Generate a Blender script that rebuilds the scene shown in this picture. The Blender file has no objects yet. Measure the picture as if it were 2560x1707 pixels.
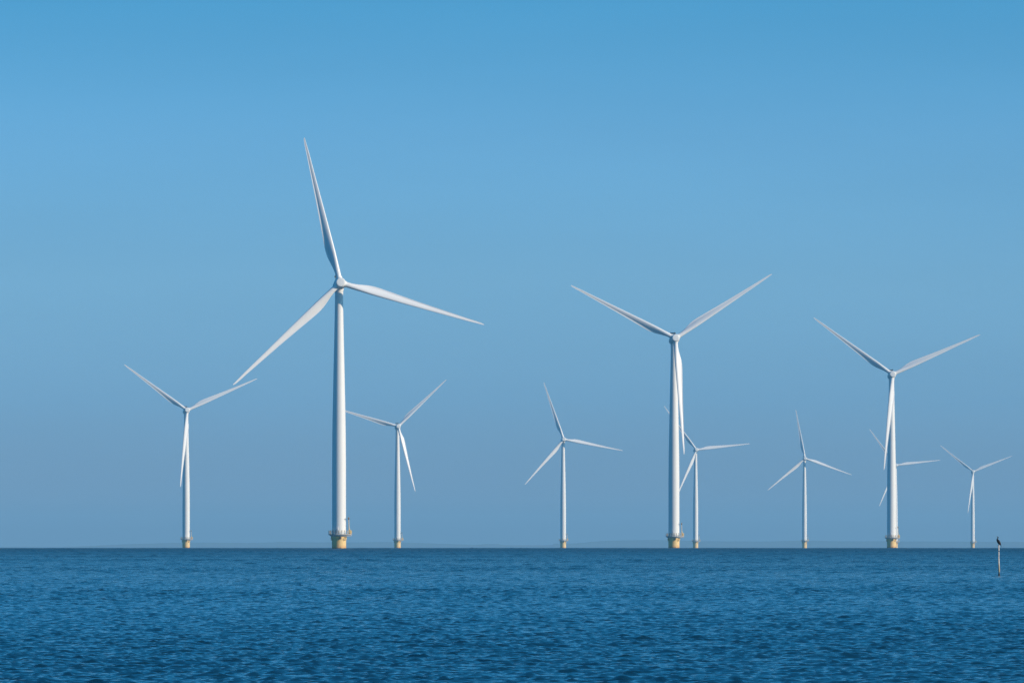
import bpy, bmesh, math
import numpy as np
from mathutils import Matrix, Vector

# ------------------------------------------------------------------ camera
SC = bpy.context.scene
COL = SC.collection
R = math.radians
PHOTO_W, FPX = 2560.0, 21333.0            # photo width and focal length in photo pixels (300 mm on 36 mm)
EYE = 1.83                                # camera height over the water
EYE_ROW = 1354.4                          # photo row of the level line
EARTH = 7433000.0                         # earth radius with the usual refraction

cam_data = bpy.data.cameras.new('camera')
cam_data.sensor_width = 36.0
cam_data.lens = 36.0 * FPX / PHOTO_W
cam_data.shift_y = (EYE_ROW - 853.5) / PHOTO_W
cam_data.clip_start = 0.5
cam_data.clip_end = 200000.0
cam = bpy.data.objects.new('camera', cam_data)
cam.location = (0, 0, EYE)
cam.rotation_euler = (R(90), 0, 0)
COL.objects.link(cam)
SC.camera = cam

# ------------------------------------------------------------------ sky, sun, exposure
SUN_AZ, SUN_EL = R(112.0), R(22.0)        # clockwise from +Y (straight ahead)
world = bpy.data.worlds.new('World')
SC.world = world
world.use_nodes = True
nt = world.node_tree
nt.nodes.clear()
out = nt.nodes.new('ShaderNodeOutputWorld')
bg = nt.nodes.new('ShaderNodeBackground')
bg.inputs['Strength'].default_value = 0.15
sky = nt.nodes.new('ShaderNodeTexSky')
sky.sky_type = 'NISHITA'
sky.sun_disc = False
sky.sun_elevation = SUN_EL
sky.sun_rotation = SUN_AZ
sky.air_density = 1.0
sky.dust_density = 0.6
sky.ozone_density = 2.5
# a clear blue sky whose colour deepens with height above the horizon
tc = nt.nodes.new('ShaderNodeTexCoord')
sep = nt.nodes.new('ShaderNodeSeparateXYZ')
mr = nt.nodes.new('ShaderNodeMapRange')
mr.inputs['From Min'].default_value = 0.0
mr.inputs['From Max'].default_value = 1.0
pw = nt.nodes.new('ShaderNodeMath'); pw.operation = 'POWER'; pw.inputs[1].default_value = 0.5
ramp = nt.nodes.new('ShaderNodeValToRGB')
SKY_TINT = [  # (elevation sine, tint)
    (0.0,    (0.1825, 0.2842, 0.6925)),
    (0.0014,    (0.1881, 0.2930, 0.7139)),
    (0.0049,    (0.3285, 0.5680, 1.1923)),
    (0.0166,    (0.2708, 0.5875, 1.2591)),
    (0.0307,    (0.2716, 0.5886, 1.1633)),
    (0.0471,    (0.2209, 0.5495, 1.0879)),
    (0.0635,    (0.1302, 0.4732, 0.9185)),
    (0.2,    (0.0450, 0.4700, 0.7200)),
    (1.0,    (0.0800, 0.7600, 1.0000)),
]
els = ramp.color_ramp.elements
while len(els) > 1:
    els.remove(els[-1])
for i, (z, c) in enumerate(SKY_TINT):
    e = els[0] if i == 0 else els.new(math.sqrt(z))
    e.position = math.sqrt(z)
    e.color = (*c, 1)
mul = nt.nodes.new('ShaderNodeMix'); mul.data_type = 'RGBA'; mul.blend_type = 'MULTIPLY'
mul.inputs['Factor'].default_value = 1.0
L = nt.links.new
L(tc.outputs['Generated'], sep.inputs[0])
L(sep.outputs['Z'], mr.inputs['Value'])
L(mr.outputs['Result'], pw.inputs[0])
L(pw.outputs[0], ramp.inputs['Fac'])
L(sky.outputs['Color'], mul.inputs['A'])
L(ramp.outputs['Color'], mul.inputs['B'])
wm = nt.nodes.new('ShaderNodeMapping'); wm.inputs['Scale'].default_value = (9, 9, 60); wm.inputs['Rotation'].default_value = (0, R(4), 0)
wn = nt.nodes.new('ShaderNodeTexNoise'); wn.inputs['Scale'].default_value = 1.0; wn.inputs['Detail'].default_value = 5
wr = nt.nodes.new('ShaderNodeMapRange'); wr.inputs['From Min'].default_value = 0.3; wr.inputs['From Max'].default_value = 0.7
wr.inputs['To Min'].default_value = 0.965; wr.inputs['To Max'].default_value = 1.035
vm = nt.nodes.new('ShaderNodeVectorMath'); vm.operation = 'SCALE'
L(tc.outputs['Generated'], wm.inputs['Vector']); L(wm.outputs['Vector'], wn.inputs['Vector'])
L(wn.outputs['Fac'], wr.inputs['Value']); L(mul.outputs['Result'], vm.inputs[0]); L(wr.outputs['Result'], vm.inputs['Scale'])
L(vm.outputs['Vector'], bg.inputs['Color'])
L(bg.outputs[0], out.inputs['Surface'])

sun_data = bpy.data.lights.new('sun', 'SUN')
sun_data.energy = 4.5
sun_data.angle = R(0.53)
sun_data.color = (1.0, 0.81, 0.60)
sun = bpy.data.objects.new('sun', sun_data)
to_sun = Vector((math.sin(SUN_AZ) * math.cos(SUN_EL), math.cos(SUN_AZ) * math.cos(SUN_EL), math.sin(SUN_EL)))
sun.rotation_euler = to_sun.to_track_quat('Z', 'Y').to_euler()
sun.location = (200, -100, 300)
COL.objects.link(sun)

SC.view_settings.view_transform = 'Standard'
SC.view_settings.look = 'None'
SC.view_settings.exposure = 0.0
SC.view_settings.gamma = 1.0
SC.cycles.volume_bounces = 2
SC.cycles.use_denoising = True
SC.cycles.denoising_prefilter = 'NONE'

# ------------------------------------------------------------------ helpers
def spot(px, py, dist):
    """point seen at photo pixel (px, py) at forward distance dist"""
    return Vector(((px - 1280.0) / FPX * dist, dist, EYE + (EYE_ROW - py) / FPX * dist))

def sea_level(dist):
    return -dist * dist / (2 * EARTH)

def link(name, mesh, mat=None, parent=None, smooth=True):
    o = bpy.data.objects.new(name, mesh)
    COL.objects.link(o)
    if mat is not None and not mesh.materials:
        mesh.materials.append(mat)
    if parent is not None:
        o.parent = parent
    return o

def mesh_of(name, bm, mat, angle=40):
    bmesh.ops.recalc_face_normals(bm, faces=bm.faces)
    for f in bm.faces:
        f.smooth = True
    for e in bm.edges:
        if len(e.link_faces) == 2 and e.calc_face_angle(0) > R(angle):
            e.smooth = False
    me = bpy.data.meshes.new(name)
    bm.to_mesh(me)
    bm.free()
    me.materials.append(mat)
    return me

def tag(o, label=None, cat=None, group=None, kind=None):
    if label: o['label'] = label
    if cat: o['category'] = cat
    if group: o['group'] = group
    if kind: o['kind'] = kind
    return o

def lathe(bm, prof, seg=48, mat=None, caps=True):
    """revolve (r, z) profile about Z; optional matrix"""
    rings = []
    for r, z in prof:
        ring = []
        for i in range(seg):
            a = 2 * math.pi * i / seg
            v = Vector((r * math.cos(a), r * math.sin(a), z))
            ring.append(bm.verts.new(mat @ v if mat else v))
        rings.append(ring)
    for a, b in zip(rings, rings[1:]):
        for i in range(seg):
            j = (i + 1) % seg
            bm.faces.new((a[i], a[j], b[j], b[i]))
    if caps:
        bm.faces.new(rings[0][::-1])
        bm.faces.new(rings[-1])
    return rings

def tube(bm, pts, r, seg=8, closed=False):
    pts = [Vector(p) for p in pts]
    n = len(pts)
    rings = []
    for i, p in enumerate(pts):
        a = pts[(i - 1) % n] if (closed or i > 0) else p
        b = pts[(i + 1) % n] if (closed or i < n - 1) else p
        d = (b - a).normalized()
        side = d.cross(Vector((0, 0, 1)))
        if side.length < 1e-3:
            side = d.cross(Vector((0, 1, 0)))
        side.normalize()
        up = side.cross(d).normalized()
        rad = r[i] if isinstance(r, (list, tuple)) else r
        rings.append([bm.verts.new(p + side * rad * math.cos(2 * math.pi * k / seg) + up * rad * math.sin(2 * math.pi * k / seg)) for k in range(seg)])
    m = n if closed else n - 1
    for i in range(m):
        a, b = rings[i], rings[(i + 1) % n]
        for k in range(seg):
            l = (k + 1) % seg
            bm.faces.new((a[k], a[l], b[l], b[k]))
    if not closed:
        bm.faces.new(rings[0][::-1])
        bm.faces.new(rings[-1])

def box(bm, c, s, bev=0.0, rot=None):
    res = bmesh.ops.create_cube(bm, size=1.0)
    vs = res['verts']
    m = Matrix.Translation(Vector(c)) @ (rot.to_4x4() if rot else Matrix.Identity(4)) @ Matrix.Diagonal((*s, 1))
    bmesh.ops.transform(bm, matrix=m, verts=vs)
    if bev:
        es = list({e for v in vs for e in v.link_edges})
        bmesh.ops.bevel(bm, geom=es, offset=bev, segments=2, profile=0.5, affect='EDGES')

# ------------------------------------------------------------------ materials
def new_mat(name):
    m = bpy.data.materials.new(name)
    m.use_nodes = True
    return m, m.node_tree, m.node_tree.nodes['Principled BSDF']

def noise(nt, scale, detail=3, vec=None, rough=0.5):
    n = nt.nodes.new('ShaderNodeTexNoise')
    n.inputs['Scale'].default_value = scale
    n.inputs['Detail'].default_value = detail
    n.inputs['Roughness'].default_value = rough
    if vec is not None:
        nt.links.new(vec, n.inputs['Vector'])
    return n

def coords(nt, scale=(1, 1, 1), rot=(0, 0, 0), kind='Object'):
    t = nt.nodes.new('ShaderNodeTexCoord')
    m = nt.nodes.new('ShaderNodeMapping')
    m.inputs['Scale'].default_value = scale
    m.inputs['Rotation'].default_value = rot
    nt.links.new(t.outputs[kind], m.inputs['Vector'])
    return m.outputs['Vector']

def mottled(name, c1, c2, scale, rough=0.45, stretch=(1, 1, 1), lo=0.35, hi=0.7, coat=0.0):
    m, nt, bs = new_mat(name)
    n = noise(nt, scale, 4, coords(nt, stretch))
    r = nt.nodes.new('ShaderNodeValToRGB')
    r.color_ramp.elements[0].position = lo
    r.color_ramp.elements[1].position = hi
    r.color_ramp.elements[0].color = (*c1, 1)
    r.color_ramp.elements[1].color = (*c2, 1)
    nt.links.new(n.outputs['Fac'], r.inputs['Fac'])
    nt.links.new(r.outputs['Color'], bs.inputs['Base Color'])
    bs.inputs['Roughness'].default_value = rough
    bs.inputs['Coat Weight'].default_value = coat
    return m

M_WHITE = mottled('white_paint', (0.80, 0.81, 0.80), (0.84, 0.845, 0.83), 0.35, 0.42, (1, 1, 0.25))
M_BLADE = mottled('blade_gelcoat', (0.83, 0.84, 0.85), (0.87, 0.875, 0.88), 0.25, 0.38, (2, 2, 0.3))
M_SPIN = mottled('hub_paint', (0.83, 0.85, 0.84), (0.86, 0.87, 0.87), 0.5, 0.45)
M_GREY = mottled('galvanised_steel', (0.30, 0.32, 0.34), (0.42, 0.44, 0.46), 3.0, 0.5)
M_PALE = mottled('pale_grey_paint', (0.55, 0.57, 0.60), (0.66, 0.68, 0.70), 1.5, 0.5)
M_DARK = mottled('dark_metal', (0.02, 0.025, 0.03), (0.05, 0.055, 0.06), 2.0, 0.5)
M_YEL = mottled('yellow_steel', (0.72, 0.45, 0.10), (0.80, 0.56, 0.20), 2.0, 0.5)
M_RAIL = mottled('rail_paint', (0.70, 0.54, 0.30), (0.78, 0.64, 0.40), 2.0, 0.5)

def foundation_mat():
    m, nt, bs = new_mat('yellow_foundation_coating')
    v = coords(nt, (1, 1, 0.35))
    n = noise(nt, 0.55, 4, v)
    r = nt.nodes.new('ShaderNodeValToRGB')
    r.color_ramp.elements[0].position = 0.36; r.color_ramp.elements[0].color = (0.82, 0.52, 0.18, 1)
    r.color_ramp.elements[1].position = 0.66; r.color_ramp.elements[1].color = (0.90, 0.64, 0.28, 1)
    nt.links.new(n.outputs['Fac'], r.inputs['Fac'])
    # algae and rust stain band near the waterline (object z = 0 at the water)
    tcn = nt.nodes.new('ShaderNodeTexCoord')
    sp = nt.nodes.new('ShaderNodeSeparateXYZ')
    nt.links.new(tcn.outputs['Object'], sp.inputs[0])
    n2 = noise(nt, 1.2, 3, coords(nt, (1, 1, 0.2)))
    ad = nt.nodes.new('ShaderNodeMath'); ad.operation = 'MULTIPLY_ADD'
    ad.inputs[1].default_value = 0.9; ad.inputs[2].default_value = -0.45
    nt.links.new(n2.outputs['Fac'], ad.inputs[0])
    a2 = nt.nodes.new('ShaderNodeMath'); a2.operation = 'ADD'
    nt.links.new(sp.outputs['Z'], a2.inputs[0]); nt.links.new(ad.outputs[0], a2.inputs[1])
    mrr = nt.nodes.new('ShaderNodeMapRange'); mrr.interpolation_type = 'SMOOTHSTEP'
    mrr.inputs['From Min'].default_value = 0.25; mrr.inputs['From Max'].default_value = 0.55
    nt.links.new(a2.outputs[0], mrr.inputs['Value'])
    mx = nt.nodes.new('ShaderNodeMix'); mx.data_type = 'RGBA'
    mx.inputs['A'].default_value = (0.09, 0.07, 0.045, 1)
    nt.links.new(mrr.outputs['Result'], mx.inputs['Factor'])
    # deeper ochre in the splash zone
    mr2 = nt.nodes.new('ShaderNodeMapRange'); mr2.interpolation_type = 'SMOOTHSTEP'
    mr2.inputs['From Min'].default_value = 0.4; mr2.inputs['From Max'].default_value = 2.0
    nt.links.new(a2.outputs[0], mr2.inputs['Value'])
    mx2 = nt.nodes.new('ShaderNodeMix'); mx2.data_type = 'RGBA'
    mx2.inputs['A'].default_value = (0.75, 0.42, 0.15, 1)
    nt.links.new(mr2.outputs['Result'], mx2.inputs['Factor'])
    nt.links.new(r.outputs['Color'], mx2.inputs['B'])
    nt.links.new(mx2.outputs['Result'], mx.inputs['B'])
    nt.links.new(mx.outputs['Result'], bs.inputs['Base Color'])
    bs.inputs['Roughness'].default_value = 0.5
    return m
M_FOUND = foundation_mat()

# ------------------------------------------------------------------ the sea
def wave_tile(n, size, peak, seed, wind, hs):
    """periodic wind-sea height field by inverse FFT"""
    rng = np.random.default_rng(seed)
    k1 = 2 * np.pi * np.fft.fftfreq(n, size / n)
    kx, ky = np.meshgrid(k1, k1, indexing='xy')
    k = np.hypot(kx, ky); k[0, 0] = 1
    kp = 2 * np.pi / peak
    S = k ** -3.1 * np.exp(-1.1 * (kp / k) ** 2) * np.exp(-(k * 0.022) ** 2)
    c = (kx * wind[0] + ky * wind[1]) / k
    D = 0.06 + np.abs(c) ** 2.6
    amp = np.sqrt(S) * D
    amp[0, 0] = 0
    ph = rng.normal(size=(n, n)) + 1j * rng.normal(size=(n, n))
    h = np.real(np.fft.ifft2(amp * ph))
    # sharpen crests a little
    h = h / h.std()
    h = h + 0.16 * (h * h - 1)
    return (h * hs / 4.0).astype(np.float32)

def sample_tile(t, size, x, y):
    n = t.shape[0]
    u = x / size * n; v = y / size * n
    iu = np.floor(u).astype(np.int64); iv = np.floor(v).astype(np.int64)
    fu = (u - iu).astype(np.float32); fv = (v - iv).astype(np.float32)
    a = t[iv % n, iu % n]; b = t[iv % n, (iu + 1) % n]
    c = t[(iv + 1) % n, iu % n]; d = t[(iv + 1) % n, (iu + 1) % n]
    return (a * (1 - fu) + b * fu) * (1 - fv) + (c * (1 - fu) + d * fu) * fv

def build_sea(mat):
    az = list(np.linspace(-4.5, 4.5, 720))
    step, a = 0.03, 4.5
    side = list(np.arange(4.56, 14.0, 0.08))
    step, a = 0.08, side[-1]
    while a < 175:
        step = min(step * 1.25, 6.0); a += step
        side.append(a)
    side = [s for s in side if s < 178]
    az = np.radians(np.array([-s for s in side[::-1]] + az + side))
    daz = np.gradient(az)
    rr = [1.5]
    while rr[-1] < 92: rr.append(rr[-1] * 1.07 + 0.1)
    while rr[-1] < 5600: rr.append(rr[-1] + 0.08 * max(1.0, rr[-1] / 150) ** 1.4)
    while rr[-1] < 52000: rr.append(rr[-1] * 1.025)
    rr = np.array(rr)
    drr = np.gradient(rr)
    na, nr = len(az), len(rr)
    Rg, Ag = np.meshgrid(rr, az, indexing='ij')
    X = Rg * np.sin(Ag); Y = Rg * np.cos(Ag)
    t1 = wave_tile(1024, 21.1, 0.52, 3, (0.17, 0.985), 0.031)
    t2 = wave_tile(1024, 17.3, 0.34, 8, (-0.26, 0.966), 0.021)
    t4 = wave_tile(512, 71.7, 2.3, 13, (-0.05, 0.998), 0.030)
    H = sample_tile(t1, 21.1, X, Y) + sample_tile(t4, 71.7, X, Y) * (1 + 3.5 * np.clip((Rg - 200) / 1200, 0, 1))
    ca, sa = math.cos(0.33), math.sin(0.33)
    H = H + sample_tile(t2, 17.3, X * ca - Y * sa, X * sa + Y * ca)
    # longer, lower waves that grow away from the shore
    t3 = wave_tile(512, 231.0, 8.0, 21, (0.1, 0.995), 0.035)
    H = H + sample_tile(t3, 231.0, X, Y) * (1 + 4.5 * np.clip((Rg - 300) / 1700, 0, 1))
    # broad gust patches and slow swell groups
    rng = np.random.default_rng(5)
    G = np.zeros_like(X)
    for i in range(14):
        lam = rng.uniform(18, 160); th = rng.normal(0, 0.5)
        G += np.sin(2 * np.pi / lam * (X * math.sin(th) + Y * math.cos(th) * 0.6) + rng.uniform(0, 6.28)) * (lam / 100) ** 0.3
    H = H * (1 + 0.13 * G / G.std())
    cell = np.maximum(Rg * daz[None, :], 0)
    fade = np.clip(1.6 - cell / 1.2, 0, 1)
    far = np.clip((9000 - Rg) / 3000, 0, 1)
    Z = H * fade * far - Rg ** 2 / (2 * EARTH)
    V = np.empty((nr * na + 1, 3), np.float32)
    V[:-1, 0] = X.ravel(); V[:-1, 1] = Y.ravel(); V[:-1, 2] = Z.ravel()
    V[-1] = (0, 0, 0)
    I = np.arange(nr * na, dtype=np.int32).reshape(nr, na)
    a = I[:-1, :]; b = I[1:, :]
    q = np.stack([a, np.roll(a, -1, 1), np.roll(b, -1, 1), b], -1).reshape(-1, 4)[:, ::-1]
    tri = np.stack([np.full(na, nr * na, np.int32), np.roll(I[0], -1), I[0]], -1)
    nq, ntri = len(q), len(tri)
    me = bpy.data.meshes.new('water')
    me.vertices.add(len(V)); me.vertices.foreach_set('co', V.ravel())
    loops = np.concatenate([q.ravel(), tri.ravel()]).astype(np.int32)
    me.loops.add(len(loops)); me.loops.foreach_set('vertex_index', loops)
    me.polygons.add(nq + ntri)
    starts = np.concatenate([np.arange(nq) * 4, nq * 4 + np.arange(ntri) * 3]).astype(np.int32)
    me.polygons.foreach_set('loop_start', starts)
    me.polygons.foreach_set('use_smooth', np.ones(nq + ntri, bool))
    me.update(calc_edges=True)
    me.materials.append(mat)
    o = link('water', me)
    tag(o, kind='structure')
    n0 = me.polygons[nq // 2].normal
    if n0.z < 0:
        me.flip_normals()
    return o

def water_mat():
    m, nt, bs = new_mat('lake_water')
    bs.inputs['Base Color'].default_value = (0.003, 0.034, 0.066, 1)
    bs.inputs['Roughness'].default_value = 0.05
    bs.inputs['IOR'].default_value = 1.333
    # ripples too small for the mesh; the water is rougher away from the sheltered shore
    t = nt.nodes.new('ShaderNodeTexCoord')
    ln = nt.nodes.new('ShaderNodeVectorMath'); ln.operation = 'LENGTH'
    nt.links.new(t.outputs['Object'], ln.inputs[0])
    rg = nt.nodes.new('ShaderNodeMapRange')
    for k_, v_ in (('From Min', 110), ('From Max', 1500), ('To Min', 0.95), ('To Max', 4.5)):
        rg.inputs[k_].default_value = v_
    nt.links.new(ln.outputs['Value'], rg.inputs['Value'])
    # ripples below the size of a pixel act as roughness
    rf = nt.nodes.new('ShaderNodeMapRange')
    for k_, v_ in (('From Min', 150), ('From Max', 2200), ('To Min', 0.04), ('To Max', 0.32)):
        rf.inputs[k_].default_value = v_
    nt.links.new(ln.outputs['Value'], rf.inputs['Value'])
    nt.links.new(rf.outputs['Result'], bs.inputs['Roughness'])
    gust = noise(nt, 0.012, 3, coords(nt, (0.6, 1, 1)))
    gm = nt.nodes.new('ShaderNodeMapRange')
    for k_, v_ in (('From Min', 0.3), ('From Max', 0.7), ('To Min', 0.7), ('To Max', 1.35)):
        gm.inputs[k_].default_value = v_
    nt.links.new(gust.outputs['Fac'], gm.inputs['Value'])
    prev = None
    for sc, dist, stretch, rot in ((0.8, 0.07, (0.6, 1, 1), 0.15), (2.4, 0.045, (0.7, 1, 1), -0.2), (7.5, 0.022, (0.8, 1, 1), 0.1)):
        n = noise(nt, sc, 3, coords(nt, stretch, (0, 0, rot)), 0.6)
        d = nt.nodes.new('ShaderNodeMath'); d.operation = 'MULTIPLY'; d.inputs[1].default_value = dist
        d2 = nt.nodes.new('ShaderNodeMath'); d2.operation = 'MULTIPLY'
        nt.links.new(rg.outputs['Result'], d.inputs[0])
        nt.links.new(d.outputs[0], d2.inputs[0]); nt.links.new(gm.outputs['Result'], d2.inputs[1])
        b = nt.nodes.new('ShaderNodeBump')
        b.inputs['Strength'].default_value = 1.0
        nt.links.new(d2.outputs[0], b.inputs['Distance'])
        nt.links.new(n.outputs['Fac'], b.inputs['Height'])
        if prev is not None:
            nt.links.new(prev.outputs['Normal'], b.inputs['Normal'])
        prev = b
    nt.links.new(prev.outputs['Normal'], bs.inputs['Normal'])
    return m
build_sea(water_mat())

# ------------------------------------------------------------------ distant shore
def build_hills():
    D0 = 38000.0
    pts = [(-600, 1366), (-100, 1366), (150, 1367.5), (300, 1360), (470, 1355), (640, 1356.5), (700, 1354), (850, 1355.5), (960, 1354),
           (1100, 1358), (1195, 1361), (1215, 1359), (1245, 1359.2), (1262, 1362), (1380, 1361.5), (1383, 1358), (1440, 1357.5), (1475, 1354), (1500, 1351.8),
           (1560, 1349.8), (1640, 1349), (1750, 1351.6), (1900, 1353), (2000, 1350.6), (2100, 1352), (2250, 1352.2), (2560, 1354), (3200, 1357)]
    xs = np.arange(-600, 3200, 5.0)
    ys = np.interp(xs, [p[0] for p in pts], [p[1] for p in pts])
    rng = np.random.default_rng(2)
    tree = np.convolve(rng.normal(size=len(xs)), [0.25, 0.5, 0.25], 'same')
    ys = ys + tree * 0.25
    bm = bmesh.new()
    rows = []
    # cross-section: shore, rising slope, crest, far side
    base = sea_level(D0) - 3
    for x, y in zip(xs, ys):
        top = EYE + (EYE_ROW - y) / FPX * D0
        wx = (x - 1280) / FPX * D0
        sec = []
        for dy, f in ((-1800, 0.0), (-1400, 0.35), (-700, 0.75), (0, 1.0), (900, 0.85), (2400, 0.0)):
            sec.append(bm.verts.new((wx * (D0 + dy) / D0, D0 + dy, base + (top - base) * f + (rng.normal() * 0.8 if 0 < f < 1 else 0))))
        rows.append(sec)
    for a, b in zip(rows, rows[1:]):
        for i in range(len(a) - 1):
            bm.faces.new((a[i], b[i], b[i + 1], a[i + 1]))
    m = mottled('wooded_shore', (0.03, 0.05, 0.055), (0.055, 0.075, 0.085), 0.004, 0.9)
    o = link('hills', mesh_of('hills', bm, m, 180))
    tag(o, kind='structure')
build_hills()

# ------------------------------------------------------------------ wind turbine pieces
def table(x, tab):
    return float(np.interp(x, [t[0] for t in tab], [t[1] for t in tab]))

def smooth(x):
    x = max(0.0, min(1.0, x)); return x * x * (3 - 2 * x)

CHORD = [(2.3, 1.95), (4, 2.0), (6, 2.35), (8, 2.85), (10, 3.3), (12, 3.5), (14, 3.45), (18, 3.1), (24, 2.6), (30, 2.12), (36, 1.72), (42, 1.35), (48, 0.98), (51, 0.78), (53, 0.55), (53.7, 0.35), (54, 0.10)]
THICK = [(2.3, 1.95), (4, 1.8), (6, 1.62), (9, 1.4), (12, 1.22), (18, 0.90), (24, 0.64), (30, 0.46), (36, 0.33), (42, 0.245), (48, 0.17), (53, 0.08), (54, 0.02)]
TWIST = [(2.3, 23), (8, 21), (12, 18), (18, 13.5), (24, 10.5), (30, 8.5), (36, 7), (42, 5.5), (48, 4.5), (54, 3.5)]
LEOFF = [(2.3, 0.975), (6, 1.0), (12, 1.05), (24, 0.82), (36, 0.55), (48, 0.32), (54, 0.06)]

def blade_mesh():
    bm = bmesh.new()
    n = 48
    rs = list(np.linspace(2.3, 14, 28)) + list(np.linspace(15, 50, 36)) + [51, 52, 52.8, 53.3, 53.7, 53.9, 54.0]
    rings = []
    for r in rs:
        ch, th, tw, le = table(r, CHORD), table(r, THICK), R(table(r, TWIST)), table(r, LEOFF)
        w = smooth((r - 3.0) / 8.0)
        bend = -1.6 * (r / 54) ** 2.2       # tips lean upwind
        ring = []
        for i in range(n):
            a = 2 * math.pi * i / n
            c = 0.5 * (1 - math.cos(a))     # 0 leading edge, 1 trailing edge
            up = 1 if a < math.pi else -1
            T = 2.0 * 5 * (0.2969 * math.sqrt(c) - 0.126 * c - 0.3516 * c * c + 0.2843 * c ** 3 - 0.1036 * c ** 4)
            camber = 0.05 * math.sin(math.pi * c ** 1.5)
            if up > 0:
                af = 0.50 * th * T + camber * ch
            else:
                hollow = 0.055 * math.exp(-((c - 0.80) / 0.14) ** 2)
                af = -0.50 * th * T + (camber + hollow) * ch * 0.9
            circ = 0.5 * th * math.sin(a)
            v = af * w + circ * (1 - w)
            u = le - c * ch
            x = u * math.cos(tw) + v * math.sin(tw)
            y = -u * math.sin(tw) + v * math.cos(tw) + bend
            ring.append(bm.verts.new((x, y, r)))
        rings.append(ring)
    for a, b in zip(rings, rings[1:]):
        for i in range(n):
            j = (i + 1) % n
            bm.faces.new((a[i], a[j], b[j], b[i]))
    bm.faces.new(rings[0][::-1]); bm.faces.new(rings[-1])
    return mesh_of('blade', bm, M_BLADE, 75)

Y_AXIS = Matrix.Rotation(R(-90), 4, 'X')     # lathe Z -> +Y (backwards)

def hub_mesh():
    bm = bmesh.new()
    prof = [(0.9, -2.02), (1.38, -2.0), (1.5, -1.96), (1.56, -1.86), (1.60, -1.7), (1.74, -1.2), (1.88, -0.6), (1.97, 0.0), (2.0, 0.6), (1.98, 1.0), (1.9, 1.15)]
    lathe(bm, prof, 64, Y_AXIS)
    for k in range(3):
        m = Matrix.Rotation(2 * math.pi * k / 3, 4, 'Y')
        lathe(bm, [(1.25, 0.9), (1.18, 1.85), (1.10, 2.0), (1.10, 2.18), (1.02, 2.2), (1.02, 2.31)], 40, m)
    return mesh_of('hub', bm, M_SPIN, 30)

def nacelle_mesh():
    bm = bmesh.new()
    # generator ring then slightly slimmer canopy
    lathe(bm, [(1.6, 1.18), (1.95, 1.22), (2.1, 1.4), (2.14, 1.8), (2.14, 2.7), (2.06, 2.85), (2.0, 2.9), (2.02, 4.0), (2.0, 8.7), (1.9, 9.4), (1.65, 9.8), (1.2, 9.95)], 64, Y_AXIS)
    # yaw collar down to the tower
    m = Matrix.Translation((0, 5.3, 0))
    lathe(bm, [(1.5, -2.5), (1.55, -2.2), (1.7, -1.6), (1.7, -1.0)], 48, m)
    return mesh_of('nacelle', bm, M_WHITE, 30)

def cooler_mesh():
    bm = bmesh.new()
    box(bm, (0, 8.9, 3.45), (2.5, 0.5, 0.62), 0.05)
    for x in (-1.0, 0, 1.0):
        box(bm, (x, 8.9, 2.5), (0.12, 0.35, 1.5))
    for x in (-1.0, 0.9):
        tube(bm, [(x, 8.9, 3.7), (x, 8.9, 4.5)], 0.04, 6)
    return mesh_of('cooler', bm, M_DARK)

def mast_mesh():
    bm = bmesh.new()
    tube(bm, [(-0.9, 7.2, 1.6), (-0.9, 7.2, 3.4)], 0.05, 6)
    tube(bm, [(-1.15, 7.2, 3.2), (-0.65, 7.2, 3.2)], 0.04, 6)
    return mesh_of('weather_mast', bm, M_GREY)

BLADE, HUB, NACELLE, COOLER, MAST = blade_mesh(), hub_mesh(), nacelle_mesh(), cooler_mesh(), mast_mesh()

def tower_mesh(z0, z1):
    bm = bmesh.new()
    h = z1 - z0
    prof = [(2.66, 0), (2.66, 0.12), (2.52, 0.14), (2.5, 0.3 * h), (2.42, 0.42 * h), (2.24, 0.54 * h), (2.02, 0.66 * h), (1.78, 0.78 * h), (1.56, 0.9 * h), (1.46, 0.985 * h), (1.5, 0.99 * h), (1.5, h)]
    # section flanges: a faint seam on the paint
    lathe(bm, [(r, z0 + z) for r, z in prof], 72)
    return mesh_of('tower', bm, M_WHITE, 30)

def seam_mesh(z0, h, f, r):
    bm = bmesh.new()
    m = Matrix.Translation((0, 0, z0 + f * h))
    lathe(bm, [(r + 0.0, -0.06), (r + 0.035, -0.05), (r + 0.035, 0.05), (r + 0.0, 0.06)], 72, m, caps=False)
    return mesh_of('flange', bm, M_WHITE, 30)

def door_mesh():
    bm = bmesh.new()
    a = R(-105)
    rot = Matrix.Rotation(a + R(90), 3, 'Z')
    box(bm, (2.53 * math.cos(a), 2.53 * math.sin(a), 1.55), (0.95, 0.14, 2.2), 0.04, rot)
    return mesh_of('door', bm, M_PALE)

def deck_outline(z, grow=0.0, n=64):
    pts = []
    for i in range(n):
        a = 2 * math.pi * i / n
        r = 3.85 + grow
        # the service side reaches out to the sunlit side
        bulge = max(0.0, math.cos(a + 0.15)) ** 6
        r += 0.85 * bulge
        pts.append(Vector((r * math.cos(a), r * math.sin(a), z)))
    return pts

def deck_mesh():
    bm = bmesh.new()
    rings = []
    for z, g in ((-0.24, -0.03), (-0.22, 0.0), (-0.02, 0.0), (0.0, -0.02)):
        rings.append([bm.verts.new(p) for p in deck_outline(z, g)])
    for a, b in zip(rings, rings[1:]):
        for i in range(64):
            j = (i + 1) % 64
            bm.faces.new((a[i], a[j], b[j], b[i]))
    bm.faces.new(rings[0][::-1]); bm.faces.new(rings[-1])
    return mesh_of('deck', bm, M_GREY)

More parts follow.
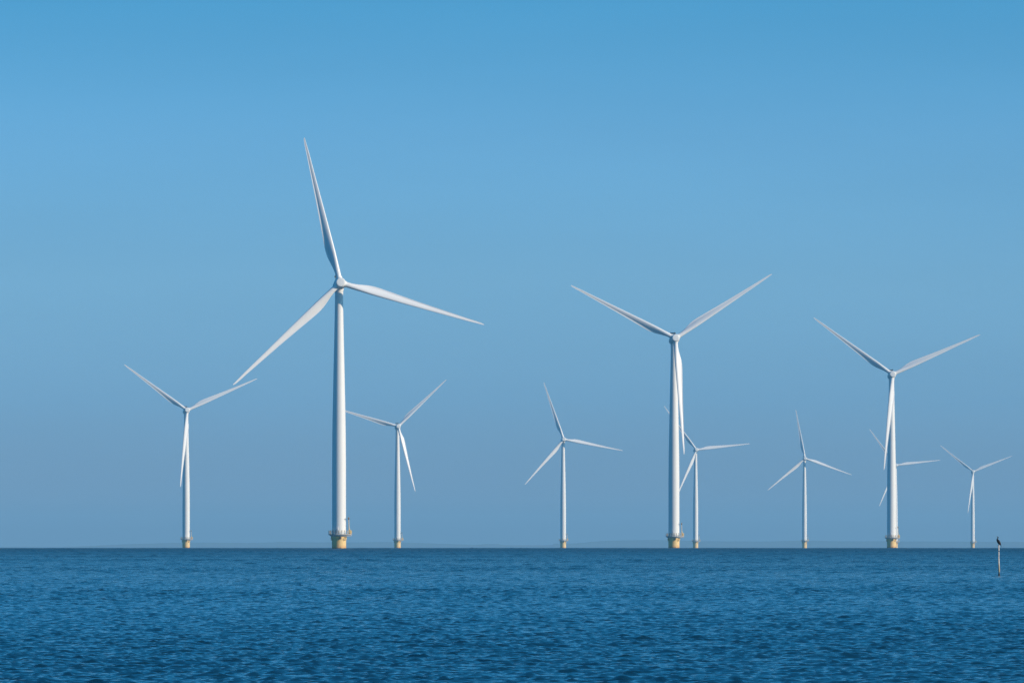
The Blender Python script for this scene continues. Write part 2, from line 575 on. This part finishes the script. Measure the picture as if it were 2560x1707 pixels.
def bracket_mesh():
    bm = bmesh.new()
    rings = []
    for z, g, s in ((-0.72, -1.05, 1), (-0.66, -0.6, 1), (-0.25, -0.35, 1)):
        rings.append([bm.verts.new(p) for p in deck_outline(z, g)])
    for a, b in zip(rings, rings[1:]):
        for i in range(64):
            j = (i + 1) % 64
            bm.faces.new((a[i], a[j], b[j], b[i]))
    bm.faces.new(rings[0][::-1]); bm.faces.new(rings[-1])
    # service arm under the davit
    box(bm, (3.7, -0.6, -0.47), (1.7, 1.1, 0.4), 0.04)
    return mesh_of('deck_support', bm, M_PALE)

def railing_mesh():
    bm = bmesh.new()
    out = deck_outline(0, -0.12)
    for z, r in ((1.25, 0.055), (0.68, 0.04), (0.12, 0.06)):
        tube(bm, [p + Vector((0, 0, z)) for p in out], r, 6, closed=True)
    for i in range(0, 64, 3):
        tube(bm, [out[i], out[i] + Vector((0, 0, 1.27))], 0.055, 6)
    return mesh_of('railing', bm, M_RAIL)

def post_mesh(i):
    bm = bmesh.new()
    p = deck_outline(0, -0.12)[i]
    tube(bm, [p + Vector((0, -0.02, 0)), p + Vector((0, -0.02, 1.5))], 0.085, 6)
    return mesh_of('rail_post', bm, M_DARK)

def davit_mesh():
    bm = bmesh.new()
    tube(bm, [(3.75, -0.7, 0.0), (3.72, -0.7, 1.8), (3.62, -0.7, 2.6), (3.5, -0.7, 5.6)], [0.24, 0.22, 0.15, 0.13], 12)
    tube(bm, [(3.5, -0.7, 5.5), (3.55, -1.2, 6.0), (3.6, -2.4, 6.1)], [0.16, 0.14, 0.10], 10)
    return mesh_of('davit', bm, M_RAIL)

def davit_head_mesh():
    bm = bmesh.new()
    box(bm, (3.5, -0.75, 5.75), (0.55, 0.6, 0.75), 0.12)
    box(bm, (3.56, -1.3, 5.45), (0.2, 0.2, 0.5), 0.05)
    return mesh_of('winch', bm, mottled('winch_brown', (0.10, 0.06, 0.05), (0.25, 0.16, 0.12), 3, 0.6))

def davit_base_mesh():
    bm = bmesh.new()
    box(bm, (4.05, -0.75, 0.75), (0.95, 0.9, 1.45), 0.08)
    box(bm, (3.72, -0.72, 1.55), (0.5, 0.5, 0.5), 0.1)
    return mesh_of('winch_cabinet', bm, M_YEL)

def locker_mesh():
    bm = bmesh.new()
    box(bm, (-3.15, -1.35, 0.62), (0.75, 0.6, 1.2), 0.05)
    return mesh_of('locker', bm, M_PALE)

def lantern_mesh():
    bm = bmesh.new()
    tube(bm, [(-0.35, -3.65, 0.0), (-0.35, -3.65, 1.7)], 0.05, 8)
    lathe(bm, [(0.10, 1.7), (0.16, 1.75), (0.16, 2.1), (0.08, 2.2)], 16, Matrix.Translation((-0.35, -3.65, 0)))
    return mesh_of('lantern', bm, M_PALE)

def notch_mesh():
    """dark boat-fender bracket hanging under the deck (x, z relative to the deck)"""
    bm = bmesh.new()
    a = R(-78)
    rot = Matrix.Rotation(a + R(90), 3, 'Z')
    c = Vector((3.0 * math.cos(a), 3.0 * math.sin(a), 0))
    box(bm, (c.x, c.y, -1.15), (0.55, 0.5, 0.75), 0.08, rot)
    box(bm, (c.x - 0.12, c.y, -1.6), (0.75, 0.4, 0.16), 0.05, rot)
    return mesh_of('fender_bracket', bm, mottled('brown_bracket', (0.08, 0.06, 0.05), (0.16, 0.12, 0.09), 3, 0.7))

def ring_mesh(a_deg, name):
    bm = bmesh.new()
    a = R(a_deg)
    c = Vector((2.95 * math.cos(a), 2.95 * math.sin(a), -1.6))
    t = Vector((-math.sin(a), math.cos(a), 0))
    pts = [c + t * 0.42 * math.cos(u) + Vector((0, 0, 0.55 * math.sin(u))) for u in np.linspace(0, 2 * math.pi, 20, endpoint=False)]
    tube(bm, pts, 0.075, 8, closed=True)
    n = Vector((math.cos(a), math.sin(a), 0))
    for u in (0.6, 2.5, 3.8, 5.6):
        p = c + t * 0.42 * math.cos(u) + Vector((0, 0, 0.55 * math.sin(u)))
        tube(bm, [p, p - n * 0.45], 0.06, 6)
    return mesh_of(name, bm, mottled('ochre_ring', (0.30, 0.19, 0.06), (0.45, 0.28, 0.09), 3, 0.6))

DECK, BRACKET, RAIL, GATE = deck_mesh(), bracket_mesh(), railing_mesh(), [post_mesh(i) for i in (38, 42, 45, 48, 51, 54)]
DAVIT, WINCH, CABINET, LOCKER, LANTERN = davit_mesh(), davit_head_mesh(), davit_base_mesh(), locker_mesh(), lantern_mesh()
NOTCH, RING, RING2, DOOR = notch_mesh(), ring_mesh(-42, 'mooring_ring'), ring_mesh(-160, 'mooring_ring'), door_mesh()

def foundation_mesh(zd):
    bm = bmesh.new()
    lathe(bm, [(2.56, -6), (2.56, 0.0), (2.56, zd - 2.3), (2.62, zd - 2.05), (2.80, zd - 1.5), (2.84, zd - 1.1), (2.84, zd - 0.5)], 72)
    return mesh_of('foundation', bm, M_FOUND, 30)

TURB_GROUP = 'offshore wind turbines standing in the water'
# base px, deck row, hub px, rotor radius in px, yaw off the line of sight, blade angles clockwise from up
TURBINES = [
    (847.5, 1335.0, 851.0, 706.5, 374.3, 5.0, (346.0, 106.4, 226.6),
     'tallest and nearest white wind turbine, one blade almost straight up, above a big yellow base'),
    (465.3, 1347.0, 468.3, 1024.5, 194.5, 7.0, (305.1, 66.3, 185.8),
     'white wind turbine standing alone beside the tallest one, farthest from the bird on the stake'),
    (993.7, 1349.2, 995.7, 1065.0, 169.5, 6.0, (286.0, 46.4, 165.6),
     'white wind turbine just beside the tallest one, a blade tip hidden behind that thick tower'),
    (1407.8, 1350.3, 1409.6, 1097.3, 151.2, 6.0, (340.5, 101.0, 221.1),
     'small white wind turbine standing clear in the wide gap midway between the two biggest turbines'),
    (1684.8, 1339.8, 1688.6, 844.8, 293.0, 7.0, (296.7, 57.0, 175.6),
     'second biggest white wind turbine, two raised blades and one hanging close along its tower'),
    (1739.0, 1351.8, 1741.6, 1123.3, 136.6, 8.5, (323.1, 84.0, 203.2),
     'small white wind turbine close behind the second biggest one, a blade crossing behind its tower'),
    (2011.2, 1351.2, 2012.7, 1145.0, 124.6, 6.0, (349.6, 109.6, 229.5),
     'tiny white wind turbine on open horizon, blade up, between second and third biggest turbines'),
    (2228.8, 1343.2, 2230.8, 935.0, 242.3, 5.5, (305.6, 66.0, 185.2),
     'third biggest white wind turbine, a far turbine mostly hidden behind its tower'),
    (2238.9, 1353.6, 2241.2, 1162.0, 112.6, 9.0, (323.0, 84.6, 202.2),
     'distant white wind turbine almost hidden behind the tower of the third biggest one'),
    (2431.8, 1355.0, 2433.5, 1177.8, 106.0, 7.5, (308.6, 68.6, 187.2),
     'smallest and farthest white wind turbine, next to the wooden stake with the bird'),
]

def part(name, mesh, parent, mat4=None):
    o = bpy.data.objects.new(name, mesh)
    COL.objects.link(o)
    o.parent = parent
    if mat4 is not None:
        o.matrix_local = mat4
    return o

for bx, deck_row, hx, hy, rpx, yaw_rel, angs, label in TURBINES:
    D = FPX * 54.0 / rpx
    base = spot(bx, EYE_ROW, D); base.z = sea_level(D)
    root = bpy.data.objects.new('wind_turbine', None)
    root.empty_display_size = 5
    COL.objects.link(root)
    root.location = base
    tag(root, label, 'wind turbine', TURB_GROUP)
    bearing = math.atan2(base.x, D)
    yaw = R(yaw_rel) - bearing
    zd = EYE + (EYE_ROW - deck_row) / FPX * D - base.z            # deck height over the water
    zh = EYE + (EYE_ROW - hy) / FPX * D - base.z - 0.25           # rotor centre height
    f = part('foundation', foundation_mesh(zd), root)
    T = Matrix.Translation((0, 0, zd))
    part('fender_bracket', NOTCH, f, T)
    part('mooring_ring', RING, f, T)
    part('mooring_ring', RING2, f, T)
    deck = part('platform', DECK, root, T)
    I4 = Matrix.Identity(4)
    part('deck_support', BRACKET, deck, I4)
    part('railing', RAIL, deck, I4)
    for g_ in GATE:
        part('rail_post', g_, deck, I4)
    part('davit', DAVIT, deck, I4)
    part('winch', WINCH, deck, I4)
    part('winch_cabinet', CABINET, deck, I4)
    part('locker', LOCKER, deck, I4)
    part('lantern', LANTERN, deck, I4)
    # nacelle frame: origin at the rotor centre, -Y upwind, tilted up 6 degrees
    tilt = Matrix.Rotation(R(-6), 4, 'X')
    yawm = Matrix.Rotation(yaw, 4, 'Z')
    over = yawm @ tilt @ Vector((0, -5.3, 0))
    cen = Vector((over.x, over.y, zh))
    F = Matrix.Translation(cen) @ yawm @ tilt
    ztop = zh - over.z - 2.35
    tw = part('tower', tower_mesh(zd, ztop), root)
    part('door', DOOR, tw, T)
    for f_, r_ in ((0.30, 2.5), (0.62, 2.10)):
        part('flange', seam_mesh(zd, ztop - zd, f_, r_), tw)
    nac = part('nacelle', NACELLE, root, F)
    part('cooler', COOLER, nac, I4)
    part('weather_mast', MAST, nac, I4)
    # turn the rotor so that its blades are seen at the angles of the photograph
    ph = []
    e_ = (zh + base.z - EYE) / D
    rot3 = (yawm @ tilt).to_3x3()
    for k, tgt in enumerate(angs):
        phi = tgt
        for _ in range(4):
            v = rot3 @ (Matrix.Rotation(R(phi), 3, 'Y') @ Vector((0, -1.6, 54)))
            vx = v.x - v.y * math.tan(bearing); vz = v.z - v.y * e_
            seen = math.degrees(math.atan2(vx, vz))
            phi += (tgt - seen + 180) % 360 - 180
        ph.append((phi - angs[0] - 120 * k + 180) % 360 - 180 + angs[0])
    phi0 = sum(ph) / 3
    angs = (phi0, phi0 + 120, phi0 + 240)
    part('hub', HUB, root, F @ Matrix.Rotation(R(angs[0]), 4, 'Y'))
    for a in angs:
        part('blade', BLADE, root, F @ Matrix.Rotation(R(a), 4, 'Y'))

# ------------------------------------------------------------------ stake and cormorant
D_ST = 463.0
S = D_ST / FPX                                                 # metres per photo pixel there
st_base = spot(2497.7, EYE_ROW, D_ST); st_base.z = sea_level(D_ST)

def stake_mat():
    m, nt, bs = new_mat('weathered_stake_wood')
    n = noise(nt, 9, 5, coords(nt, (6, 6, 0.6)))
    r = nt.nodes.new('ShaderNodeValToRGB')
    r.color_ramp.elements[0].position = 0.35; r.color_ramp.elements[0].color = (0.60, 0.55, 0.50, 1)
    r.color_ramp.elements[1].position = 0.65; r.color_ramp.elements[1].color = (0.78, 0.75, 0.70, 1)
    nt.links.new(n.outputs['Fac'], r.inputs['Fac'])
    t = nt.nodes.new('ShaderNodeTexCoord'); sp = nt.nodes.new('ShaderNodeSeparateXYZ')
    nt.links.new(t.outputs['Object'], sp.inputs[0])
    h = nt.nodes.new('ShaderNodeMapRange')
    h.inputs['From Min'].default_value = 0.0; h.inputs['From Max'].default_value = 1.0
    n3 = noise(nt, 6, 2, coords(nt, (1, 1, 0.5)))
    ad = nt.nodes.new('ShaderNodeMath'); ad.operation = 'MULTIPLY_ADD'; ad.inputs[1].default_value = 0.16
    nt.links.new(n3.outputs['Fac'], ad.inputs[0]); nt.links.new(sp.outputs['Z'], ad.inputs[2])
    nt.links.new(ad.outputs[0], h.inputs['Value'])
    r2 = nt.nodes.new('ShaderNodeValToRGB')        # wet dark foot, ochre algae, then bare wood
    e = r2.color_ramp.elements
    e[0].position = 0.20; e[0].color = (0.02, 0.018, 0.016, 1)
    e[1].position = 0.25; e[1].color = (0.50, 0.38, 0.18, 1)
    e2 = e.new(0.62); e2.color = (0.80, 0.70, 0.52, 1)
    e3 = e.new(0.85); e3.color = (1, 1, 1, 1)
    nt.links.new(h.outputs['Result'], r2.inputs['Fac'])
    mx = nt.nodes.new('ShaderNodeMix'); mx.data_type = 'RGBA'; mx.blend_type = 'MULTIPLY'; mx.inputs['Factor'].default_value = 1
    nt.links.new(r.outputs['Color'], mx.inputs['A']); nt.links.new(r2.outputs['Color'], mx.inputs['B'])
    nt.links.new(mx.outputs['Result'], bs.inputs['Base Color'])
    bs.inputs['Roughness'].default_value = 0.7
    b = nt.nodes.new('ShaderNodeBump'); b.inputs['Strength'].default_value = 0.5; b.inputs['Distance'].default_value = 0.01
    nt.links.new(n.outputs['Fac'], b.inputs['Height']); nt.links.new(b.outputs['Normal'], bs.inputs['Normal'])
    return m

def build_stake():
    bm = bmesh.new()
    rng = np.random.default_rng(4)
    H = EYE + (EYE_ROW - 1362.3) * S - st_base.z
    top_dx = (2496.4 - 2497.7) * S
    pts, rad = [], []
    for i in range(40):
        f = i / 39
        z = -0.7 + (H + 0.7) * f
        g = max(0, z / H)
        pts.append((top_dx * g + 0.005 * math.sin(g * 9), 0, z))
        r = 0.046 - 0.008 * g
        if g > 0.93: r = 0.045
        elif g > 0.62: r = 0.036
        rad.append(r * (1 + 0.05 * rng.normal()))
    tube(bm, pts, rad, 14)
    o = link('wooden_stake', mesh_of('wooden_stake', bm, stake_mat(), 50))
    o.location = st_base
    tag(o, 'pale weathered wooden stake rising from the water with a dark bird perched on top', 'stake')
    return Vector((st_base.x + top_dx, st_base.y, st_base.z + H))
stake_top = build_stake()

def feather_mat(name, a, b, rough=0.55):
    return mottled(name, a, b, 18, rough, (1, 1, 0.5))

def loft(bm, secs, seg=20, close=True):
    """secs: (centre, axis_u, axis_v, ru, rv) rings"""
    rings = []
    for c, u, v, ru, rv in secs:
        rings.append([bm.verts.new(Vector(c) + Vector(u) * ru * math.cos(2 * math.pi * k / seg) + Vector(v) * rv * math.sin(2 * math.pi * k / seg)) for k in range(seg)])
    for a, b in zip(rings, rings[1:]):
        for k in range(seg):
            l = (k + 1) % seg
            bm.faces.new((a[k], a[l], b[l], b[k]))
    bm.faces.new(rings[0][::-1]); bm.faces.new(rings[-1])

def spine_loft(bm, pts, seg=20):
    """pts: (x, z, half depth in picture plane, half width across), with optional y"""
    P = [Vector((p[0], p[4] if len(p) > 4 else 0, p[1])) for p in pts]
    secs = []
    for i, p in enumerate(P):
        a = P[max(0, i - 1)]; b = P[min(len(P) - 1, i + 1)]
        d = (b - a).normalized()
        u = d.cross(Vector((0, 1, 0))).normalized()
        secs.append((p, u, Vector((0, 1, 0)), pts[i][2], pts[i][3]))
    loft(bm, secs, seg)

def catmull(pts, sub=4):
    out = []
    n = len(pts)
    P = [np.array(p, float) for p in pts]
    for i in range(n - 1):
        p0, p1, p2, p3 = P[max(0, i - 1)], P[i], P[i + 1], P[min(n - 1, i + 2)]
        for s in range(sub):
            t = s / sub
            out.append(0.5 * (2 * p1 + (p2 - p0) * t + (2 * p0 - 5 * p1 + 4 * p2 - p3) * t * t + (3 * p1 - p0 - 3 * p2 + p3) * t ** 3))
    out.append(P[-1])
    return [tuple(o) for o in out]

def build_bird():
    root = bpy.data.objects.new('cormorant', None)
    root.empty_display_size = 0.1
    COL.objects.link(root)
    root.location = stake_top
    root.scale = (1.12, 1.12, 1.12)
    tag(root, 'dark cormorant perched on the stake top with upright neck and tail hanging down', 'bird')
    black = feather_mat('black_plumage', (0.006, 0.006, 0.007), (0.016, 0.015, 0.016))
    brown = feather_mat('bronze_wing', (0.014, 0.012, 0.012), (0.040, 0.034, 0.033), 0.5)
    pale = feather_mat('pale_face', (0.40, 0.33, 0.26), (0.55, 0.48, 0.38), 0.5)
    horn = feather_mat('horn_bill', (0.30, 0.25, 0.22), (0.42, 0.36, 0.32), 0.4)
    # body, neck and head: one surface from vent up to the crown (x, z, half depth, half width)
    body = catmull([(0.098, 0.022, 0.012, 0.020), (0.082, 0.040, 0.034, 0.040), (0.055, 0.075, 0.052, 0.058), (0.025, 0.120, 0.066, 0.072),
            (-0.006, 0.175, 0.070, 0.076), (-0.034, 0.225, 0.064, 0.068), (-0.056, 0.265, 0.050, 0.052), (-0.062, 0.295, 0.034, 0.036),
            (-0.050, 0.322, 0.024, 0.026), (-0.030, 0.345, 0.0205, 0.022), (-0.018, 0.366, 0.020, 0.021), (-0.022, 0.386, 0.023, 0.023),
            (-0.036, 0.400, 0.024, 0.023), (-0.052, 0.404, 0.018, 0.018), (-0.064, 0.403, 0.010, 0.011)], 4)
    bm = bmesh.new()
    spine_loft(bm, body, 24)
    b = link('body', mesh_of('body', bm, black, 60), parent=root)
    # folded wings along both flanks
    for s in (-1, 1):
        bm = bmesh.new()
        w = catmull([(-0.040, 0.270, 0.010, 0.008, s * 0.040), (-0.020, 0.245, 0.034, 0.014, s * 0.056), (0.012, 0.190, 0.050, 0.016, s * 0.068),
             (0.044, 0.130, 0.048, 0.016, s * 0.064), (0.078, 0.070, 0.034, 0.013, s * 0.050), (0.108, 0.015, 0.018, 0.009, s * 0.034), (0.122, -0.015, 0.006, 0.005, s * 0.026)], 3)
        spine_loft(bm, w, 14)
        link('wing', mesh_of('wing', bm, brown, 60), parent=root)
    bm = bmesh.new()
    t = catmull([(0.088, 0.045, 0.022, 0.030), (0.106, 0.005, 0.014, 0.034), (0.120, -0.040, 0.009, 0.038), (0.130, -0.085, 0.006, 0.036), (0.134, -0.104, 0.003, 0.026)], 3)
    spine_loft(bm, t, 14)
    link('tail', mesh_of('tail', bm, black, 60), parent=root)
    bm = bmesh.new()
    k = catmull([(-0.058, 0.405, 0.0095, 0.009), (-0.080, 0.413, 0.0070, 0.0065), (-0.104, 0.424, 0.0050, 0.0045), (-0.116, 0.427, 0.0048, 0.004), (-0.122, 0.421, 0.002, 0.002)], 3)
    spine_loft(bm, k, 10)
    link('beak', mesh_of('beak', bm, horn, 60), parent=root)
    bm = bmesh.new()
    k = catmull([(-0.034, 0.388, 0.016, 0.024), (-0.050, 0.393, 0.013, 0.021), (-0.066, 0.400, 0.008, 0.012)], 3)
    spine_loft(bm, k, 12)
    link('throat_patch', mesh_of('throat_patch', bm, pale, 60), parent=root)
    for s in (-1, 1):
        bm = bmesh.new()
        bmesh.ops.create_uvsphere(bm, u_segments=10, v_segments=8, radius=0.0038)
        bmesh.ops.translate(bm, vec=(-0.046, s * 0.0205, 0.406), verts=bm.verts)
        link('eye', mesh_of('eye', bm, feather_mat('green_eye', (0.02, 0.08, 0.06), (0.03, 0.10, 0.08), 0.1), 60), parent=root)
    for s in (-1, 1):
        bm = bmesh.new()
        tube(bm, [(0.030, s * 0.022, 0.075), (0.018, s * 0.021, 0.035), (0.004, s * 0.018, 0.012)], [0.020, 0.011, 0.009], 10)
        for dx, dy in ((-0.045, 0.012), (-0.048, -0.006), (-0.036, -0.020), (0.022, 0.004)):
            tube(bm, [(0.004, s * 0.018, 0.010), (0.004 + dx * 0.6, s * 0.018 + dy * 0.6, 0.007), (0.004 + dx, s * 0.018 + dy, -0.004)], [0.007, 0.006, 0.003], 8)
        link('leg', mesh_of('leg', bm, black, 60), parent=root)
build_bird()

# ------------------------------------------------------------------ haze over the lake
def build_haze():
    bm = bmesh.new()
    z0, z1 = -187.0, 170.0
    bmesh.ops.create_cube(bm, size=1.0)
    bmesh.ops.transform(bm, matrix=Matrix.Translation((0, 0, (z0 + z1) / 2)) @ Matrix.Diagonal((106000, 106000, z1 - z0, 1)), verts=bm.verts)
    bmesh.ops.recalc_face_normals(bm, faces=bm.faces)
    me = bpy.data.meshes.new('haze'); bm.to_mesh(me); bm.free()
    m = bpy.data.materials.new('haze')
    m.use_nodes = True
    m.node_tree.nodes.clear()
    o_ = m.node_tree.nodes.new('ShaderNodeOutputMaterial')
    v = m.node_tree.nodes.new('ShaderNodeVolumePrincipled')
    v.inputs['Color'].default_value = (0.37, 0.735, 1.0, 1)
    v.inputs['Density'].default_value = 4.1e-5
    v.inputs['Anisotropy'].default_value = 0.0
    m.node_tree.links.new(v.outputs[0], o_.inputs['Volume'])
    me.materials.append(m)
    o = bpy.data.objects.new('haze', me)
    COL.objects.link(o)
    tag(o, 'thin blue haze over the lake', 'haze', kind='stuff')
build_haze()
